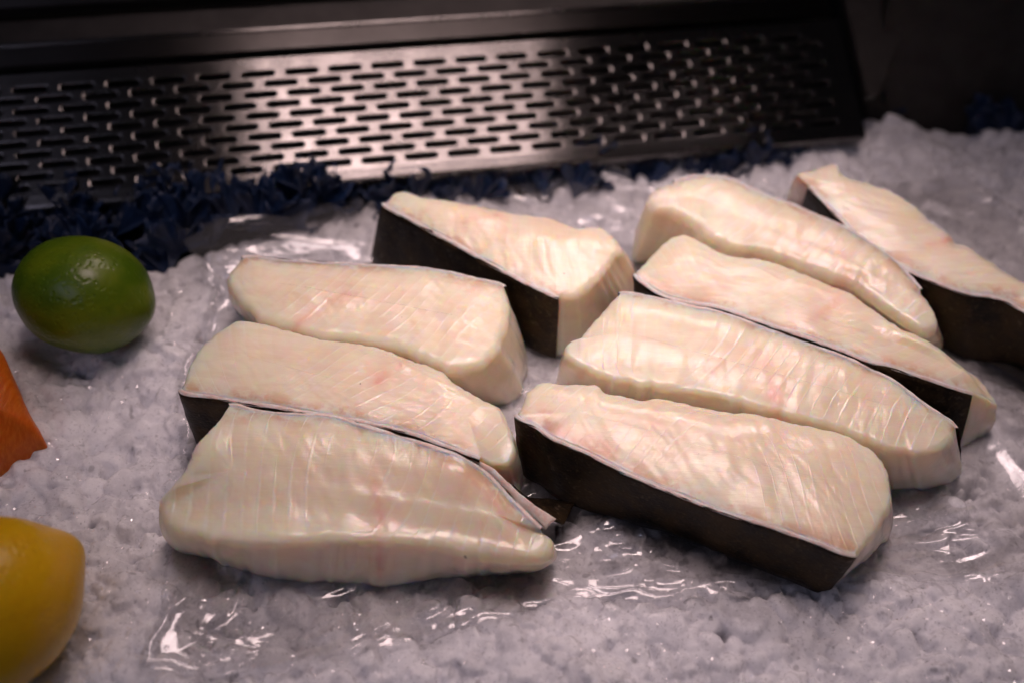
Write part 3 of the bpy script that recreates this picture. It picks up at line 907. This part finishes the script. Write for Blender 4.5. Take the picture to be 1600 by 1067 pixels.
    wv = vnoise(VS, 190, idx * 1.3) * 0.0004
    
    VS[:, :2] += np.tile(nrm[si], (len(prof), 1)) * wv[:, None]
    FS = []
    npf = len(prof)
    j = np.arange(m2 - 1)
    for r_ in range(npf):
        a, b = r_ * m2, ((r_ + 1) % npf) * m2
        FS.append(np.stack([a + j, a + j + 1, b + j + 1, b + j], -1))
    FS = np.vstack(FS)
    if area2 < 0:
        FS = FS[:, ::-1]
    so = new_mesh('skin', VS - base, FS, M_SKIN, root)
    # pale rim along the top of the skin
    RV = []
    wvar = (0.75 + 0.9 * vnoise(T[si], 120, idx * 1.9))[:, None]
    for off, dz in ((0.0014, -0.0006), (0.0012, -0.0003), (0.0005, 0.0001), (-0.0001, 0.0001), (-0.0007, -0.0006)):
        xy = T[si, :2] + nrm[si] * (off * wvar if off < 0 else off)
        RV.append(np.c_[xy, T[si, 2] + dz + vnoise(np.c_[xy, T[si, 2]], 330, idx + off * 900) * 0.0003 + vnoise(np.c_[xy, T[si, 2]], 85, idx * 2.7) * 0.0006])
    RV = np.vstack(RV)
    RF = np.vstack([np.stack([r_ * m2 + j, r_ * m2 + j + 1, (r_ + 1) * m2 + j + 1, (r_ + 1) * m2 + j], -1) for r_ in range(4)])
    if area2 < 0:
        RF = RF[:, ::-1]
    new_mesh('skin_rim', RV - base, RF, M_RIM, so)
    return root

STEAKS = [
    ('S1', 'white fish steak at the back centre, its dark skin side facing left front'),
    ('S2', 'pale fish steak with a slanting pink streak, farthest back of the left three'),
    ('S3', 'pale fish steak in the middle of the left three, dark skin tip at its left'),
    ('S4', 'large fish steak at front left with swirling flakes and loose skin flap'),
    ('S5', 'fish steak at front right with a long black skin side facing the viewer'),
    ('S6', 'fish steak with fine curved flake lines, directly behind the front right steak'),
    ('S7', 'fish steak with a dark skin corner, third from the front on the right'),
    ('S8', 'thick cream fish steak leaning at the back of the right group, no skin showing'),
    ('S9', 'shaded fish steak with brown skin at the far right, cut by the picture edge'),
]
roots = {}
for i_, (k_, l_) in enumerate(STEAKS):
    roots[k_] = build_steak(k_, l_, i_ + 1)

# ------------------------------------------------------------------ clear plastic film under the fish
def build_film():
    step = 0.00085
    x0, y0 = film_poly.min(0)
    x1, y1 = film_poly.max(0)
    x1 = min(x1, 0.42)
    xs = np.arange(x0, x1, step)
    ys = np.arange(y0, y1, step)
    X, Y = np.meshgrid(xs, ys)
    # grey dilation then blur: film lies on the tops of the lumps
    H2 = HM[::4, ::4].copy()
    for _ in range(2):
        p_ = np.pad(H2, 1, mode='edge')
        H2 = np.max([p_[1 + a:p_.shape[0] - 1 + a, 1 + b:p_.shape[1] - 1 + b] for a in (-1, 0, 1) for b in (-1, 0, 1)], axis=0)
    H2 = np.maximum(H2, -0.010)
    H2 = blur(blur(blur(H2, 5), 4), 3)
    fx = np.clip((X - GX0) / (GS * 4), 0, H2.shape[1] - 1.001)
    fy = np.clip((Y - GY0) / (GS * 4), 0, H2.shape[0] - 1.001)
    ii, jj = fy.astype(int), fx.astype(int)
    a, b = fy - ii, fx - jj
    Z = H2[ii, jj] * (1 - a) * (1 - b) + H2[ii + 1, jj] * a * (1 - b) + H2[ii, jj + 1] * (1 - a) * b + H2[ii + 1, jj + 1] * a * b
    Z = Z + 0.0012
    r = np.random.default_rng(11)
    tri = lambda t: np.abs((t % 2.0) - 1.0) * 2 - 1
    # light crumple everywhere, made of flat facets
    wx = 0.004 * np.sin(X * 70 + 1.3 * np.sin(Y * 55)) 
    wy = 0.004 * np.sin(Y * 66 + 1.1 * np.sin(X * 48))
    for k in range(5):
        th = r.uniform(0, math.pi)
        f = r.uniform(45, 120)
        Z += 0.00016 * tri(((X + wx) * math.cos(th) + (Y + wy) * math.sin(th)) * f + r.uniform(0, 2))
    # clusters of taut folds
    for (cx, cy_, dx, dy, n_, spr) in CREASES:
        cx, cy_, dx, dy, spr = cx / 1000, cy_ / 1000, dx / 1000, dy / 1000, spr / 1000
        L = math.hypot(dx, dy)
        ux, uy = dx / L, dy / L
        fan = r.uniform(-0.25, 0.25)
        qx, qy = X - cx, Y - cy_
        for k in range(int(n_ * 1.6)):
            o_ = r.uniform(-1, 1) * spr
            ang = r.normal(0, 0.16) + fan * o_ / spr
            vx, vy = ux * math.cos(ang) - uy * math.sin(ang), ux * math.sin(ang) + uy * math.cos(ang)
            sh = r.uniform(-0.3, 0.3) * L
            l = L * r.uniform(0.5, 1.15)
            a_ = (qx - (-uy) * o_ - ux * sh) * vx + (qy - ux * o_ - uy * sh) * vy
            b_ = -(qx - (-uy) * o_ - ux * sh) * vy + (qy - ux * o_ - uy * sh) * vx
            wd = r.uniform(0.0014, 0.0036) if k % 3 else r.uniform(0.0035, 0.007)
            am = wd * r.uniform(0.34, 0.62)
            tap = np.clip(1 - np.abs(a_) / (l * 0.5), 0, 1)
            wl = wd * np.minimum(1, tap * 1.7) + 1e-6
            sk_ = r.uniform(-0.72, -0.25)
            slope = r.uniform(0.34, 0.52)
            bb = b_ / wl
            pr = np.clip(np.minimum((1 - bb) / (1 - sk_), (1 + bb) / (1 + sk_)), 0, 1)
            Z += slope * wl * (1 + sk_) * pr
    # film climbs a little over the garnish at the back left
    Z += 0.016 * np.exp(-(((X - -0.1223) / 0.055) ** 2 + ((Y - 0.4154) / 0.030) ** 2))
    hem = seg_dist(X, Y, np.vstack([film_poly, film_poly[:1]])) + 0.0012 * np.sin(X * 310 + 2 * np.sin(Y * 170))
    Z += 0.0013 * np.clip(1 - np.abs(hem - 0.003) / 0.0028, 0, 1)
    inside = in_poly(X, Y, film_poly + 0.0)
    F = grid_faces(*X.shape)
    ins = inside.ravel()
    F = F[ins[F].all(1)]
    V = np.stack([X, Y, Z], -1).reshape(-1, 3)
    used = np.zeros(len(V), dtype=bool)
    used[F.ravel()] = True
    remap = np.cumsum(used) - 1
    o = new_mesh('plastic_film', V[used], remap[F], M_FILM)
    tag(o, 'clear crinkled plastic film spread over the ice under the fish', 'plastic film')

build_film()

# loose skin at the right end of the front left steak: a pale thick strip peeling away and a dark tongue lying flat
def ribbon(name, up_, lo_, mat, parent, nu=40, nw=6, th=0.0011, sag=0.0006):
    def dense(P):
        P = ndx(P)
        d = np.r_[0, np.cumsum(np.linalg.norm(np.diff(P, axis=0), axis=1))]
        s = np.linspace(0, d[-1], nu)
        Q = np.stack([np.interp(s, d, P[:, k]) for k in range(3)], -1)
        for _ in range(4):
            Q[1:-1] = (Q[:-2] + 2 * Q[1:-1] + Q[2:]) / 4
        return Q
    A_, B_ = dense(up_), dense(lo_)
    rows = []
    for k in range(nw + 1):
        t = k / nw
        q = A_ * (1 - t) + B_ * t
        q[:, 2] += sag * math.sin(math.pi * t)
        rows.append(q)
    V = np.vstack(rows)
    V += np.c_[vnoise(V, 400, 1), vnoise(V, 400, 2), vnoise(V, 400, 3)] * 0.0003
    base = np.array(parent.location)
    o = new_mesh(name, V - base, grid_faces(nw + 1, nu), mat, parent)
    md = o.modifiers.new('thickness', 'SOLIDIFY')
    md.thickness = th
    md.offset = 0
    return o
ribbon('skin_strip', FLAP_PALE[0], FLAP_PALE[1], M_RIM, roots['S4'], th=0.0016)
ribbon('skin_tongue', FLAP_DARK[0], FLAP_DARK[1], M_SKIN, roots['S4'], th=0.0012)

# ------------------------------------------------------------------ citrus and orange fillet
def citrus(name, loc, rx, rl, axis, nip, mat, label, cat, stem_dir):
    nu, nv = 96, 64
    V, st = [], []
    for j in range(nv + 1):
        t = -1 + 2 * j / nv
        th = math.pi * j / nv
        x = -math.cos(th) * rl
        rad = math.sin(th) ** 0.92 * rx
        x += nip * (math.exp(-((math.pi - th) / 0.30) ** 2) - 0.55 * math.exp(-(th / 0.25) ** 2))
        for i in range(nu):
            a = 2 * math.pi * i / nu
            k = 1 + 0.012 * math.sin(3 * a + 1) + 0.010 * math.sin(5 * a + th * 3) + 0.02 * noise.noise((math.cos(a) * 1.5, math.sin(a) * 1.5, x * 60))
            V.append((x, rad * k * math.cos(a), rad * k * math.sin(a)))
            st.append(math.exp(-((th if stem_dir < 0 else math.pi - th) / 0.13) ** 2))
    F = []
    for j in range(nv):
        for i in range(nu):
            F.append((j * nu + i, j * nu + (i + 1) % nu, (j + 1) * nu + (i + 1) % nu, (j + 1) * nu + i))
    o = new_mesh(name, V, np.array(F)[:, ::-1], mat, None, attrs={'stem': st})
    o.location = loc
    o.rotation_euler = axis
    tag(o, label, cat)
    return o

M_LIME = mat_citrus('lime_peel', (0.062, 0.125, 0.003), (0.15, 0.20, 0.006), (0.16, 0.11, 0.03), 420, 0.25)
M_LEMON = mat_citrus('lemon_peel', (0.88, 0.52, 0.007), (0.84, 0.46, 0.006), (0.50, 0.30, 0.02), 380, 0.3)
citrus('lime', (-0.18536, 0.35279, 0.02450), 0.0250, 0.0290, (0.2, 0.10, R(-8)), 0.002, M_LIME,
       'glossy green lime resting on the ice at the left', 'lime', -1)
citrus('lemon', (-0.17036, 0.19645, 0.02800), 0.0292, 0.0325, (0.1, 0.0, R(50)), 0.005, M_LEMON,
       'yellow lemon on the ice, cut off by the lower left corner', 'lemon', 1)

def fillet():
    top = [(-0.30066, 0.33289, 0.03000), (-0.24830, 0.32393, 0.03200), (-0.21017, 0.31827, 0.02800), (-0.20091, 0.30676, 0.02200), (-0.19183, 0.29471, 0.01500), (-0.18586, 0.28703, 0.00800), (-0.19027, 0.28418, 0.00700), (-0.19835, 0.27615, 0.00800), (-0.21259, 0.25666, 0.01800), (-0.24962, 0.24021, 0.02600), (-0.28691, 0.28019, 0.03000)]
    T, par = catmull(np.array(top))
    n = len(T)
    c0 = np.array(top)[:, :2].mean(0)
    rings = []
    for s in (0.0, 0.3, 0.6, 0.85, 1.0):
        xy = T[:, :2] + (T[:, :2] - c0) * 0.06 * (1 - s) * 0.5
        rings.append(np.c_[xy, -0.004 + (T[:, 2] - 0.0025 + 0.004) * s])
    for k in (0.03, 0.07, 0.15, .3, .5, .7, .85, 1.0):
        xy = T[:, :2] * (1 - k) + c0 * k
        zc = 0.034
        z = T[:, 2] - 0.0025 + 0.0025 * min(1, k / 0.07) + (zc - T[:, 2]) * (1 - (1 - k) ** 2) * 0.9
        rings.append(np.c_[xy, z])
    V = np.vstack(rings)
    V[:, 2] += vnoise(V, 90, 3.3) * 0.0006
    i = np.arange(n)
    F = np.vstack([np.stack([r * n + i, r * n + (i + 1) % n, (r + 1) * n + (i + 1) % n, (r + 1) * n + i], -1) for r in range(len(rings) - 1)])
    g = NT('orange_flesh')
    p = g.pos()
    st = g.noise(g.pos((900, 120, 300), (0, 0, R(-60))), 1.0, 4, 0.6, 0.2)
    col = g.mix(g.ramp(st, 0.35, 0.7), c4(0.62, 0.125, 0.006), c4(0.72, 0.19, 0.02))
    nb = g.bump(g.math('ADD', st, g.noise(p, 260, 3, 0.6)), 0.0004, 0.6)
    g.bsdf(Base_Color=col, Subsurface_Weight=0.6, Subsurface_Radius=(1, .35, .1), Subsurface_Scale=0.003, Roughness=0.36, IOR=1.4, Normal=nb)
    base = np.array([c0[0], c0[1], 0.0])
    o = new_mesh('salmon_fillet', V - base, F[:, ::-1], g.m)
    o.location = base
    tag(o, 'smooth deep orange fillet, its pointed corner resting on the ice at the left edge', 'fillet')
fillet()

# ------------------------------------------------------------------ dark blue frilled garnish along the back
def leaf_mesh(seed):
    r = random.Random(seed)
    nr_, na = 12, 56
    V = []
    ph1, ph2 = r.uniform(0, 6), r.uniform(0, 6)
    fr = r.choice((7, 8, 9))
    for j in range(nr_ + 1):
        t = j / nr_
        for i in range(na + 1):
            s = -1 + 2 * i / na
            a = s * 1.15
            tooth = 1 + (0.09 * math.sin(i * 0.55 + ph1) + 0.06 * math.sin(i * 1.3 + ph2)) * t ** 3
            rr_ = 0.030 * t * tooth
            x = rr_ * math.sin(a) * 0.9
            y = rr_ * math.cos(a)
            z = 0.0058 * t ** 1.6 * math.sin(fr * a + ph1) + 0.003 * t * t * math.sin(2.3 * fr * a + ph2) + 0.010 * t * (1 - 0.5 * t)
            V.append((x, z * 1.0, y))
    F = []
    for j in range(nr_):
        for i in range(na):
            q = j * (na + 1) + i
            F.append((q, q + 1, q + na + 2, q + na + 1))
    n0 = len(V)
    return V, np.array(F)

leaf_src = []
for s in range(6):
    V, F = leaf_mesh(s)
    me_o = new_mesh('leaf', V, F, M_BLUE)
    md = me_o.modifiers.new('thick', 'SOLIDIFY')
    md.thickness = 0.0006
    leaf_src.append(me_o)

def garnish(label, spots, seed):
    r = random.Random(seed)
    c = Vector((sum(p[0] for p in spots) / len(spots), sum(p[1] for p in spots) / len(spots), 0))
    root = thing('blue_garnish', c, label, 'garnish', 'dark blue frilled garnish along the back of the case')
    for (x, y, z, s) in spots:
        src = leaf_src[r.randrange(6)]
        o = src.copy()
        COL.objects.link(o)
        o.name = 'leaf'
        o.parent = root
        o.location = Vector((x, y, z)) - c
        o.rotation_euler = (r.uniform(-1.25, 0.35), r.uniform(-0.8, 0.8), PSI + r.uniform(-0.9, 0.9))
        k = s * r.uniform(0.75, 1.2)
        o.scale = (k, k, k)

rr = random.Random(5)
left_spots = []
for k in range(95):
    x = rr.uniform(-0.34, -0.10)
    yp = P0.y - 0.050 + (x - P0.x) * math.tan(PSI)
    yb = float(yback(x)) + 0.004
    if yb > yp - 0.004:
        continue
    y = rr.uniform(yb, yp)
    left_spots.append((x, y, -0.010 + 0.008 * rr.random() + (y - yb) * 0.10, 0.82))
garnish('dense heap of dark blue frilled leaves behind the lime', left_spots, 1)
mid_spots = []
for k in range(30):
    t = (k + rr.random()) / 30
    x = -0.150 + 0.30 * t
    y = P0.y - 0.047 + (x - P0.x) * math.tan(PSI) + rr.uniform(-0.016, 0.000)
    mid_spots.append((x, y, -0.007 + rr.uniform(-0.004, 0.003), 0.66))
garnish('thin frill of dark blue leaves along the foot of the slotted panel', mid_spots, 2)
right_spots = []
for k in range(16):
    t = (k + rr.random()) / 16
    x = 0.13 + 0.22 * t
    y = float(yback(x)) + rr.uniform(0.0, 0.022)
    right_spots.append((x, y, -0.012 + rr.uniform(-0.004, 0.003), 0.75))
garnish('dark blue frilled leaves in the shaded right back corner', right_spots, 3)
for o in leaf_src:
    bpy.data.objects.remove(o)
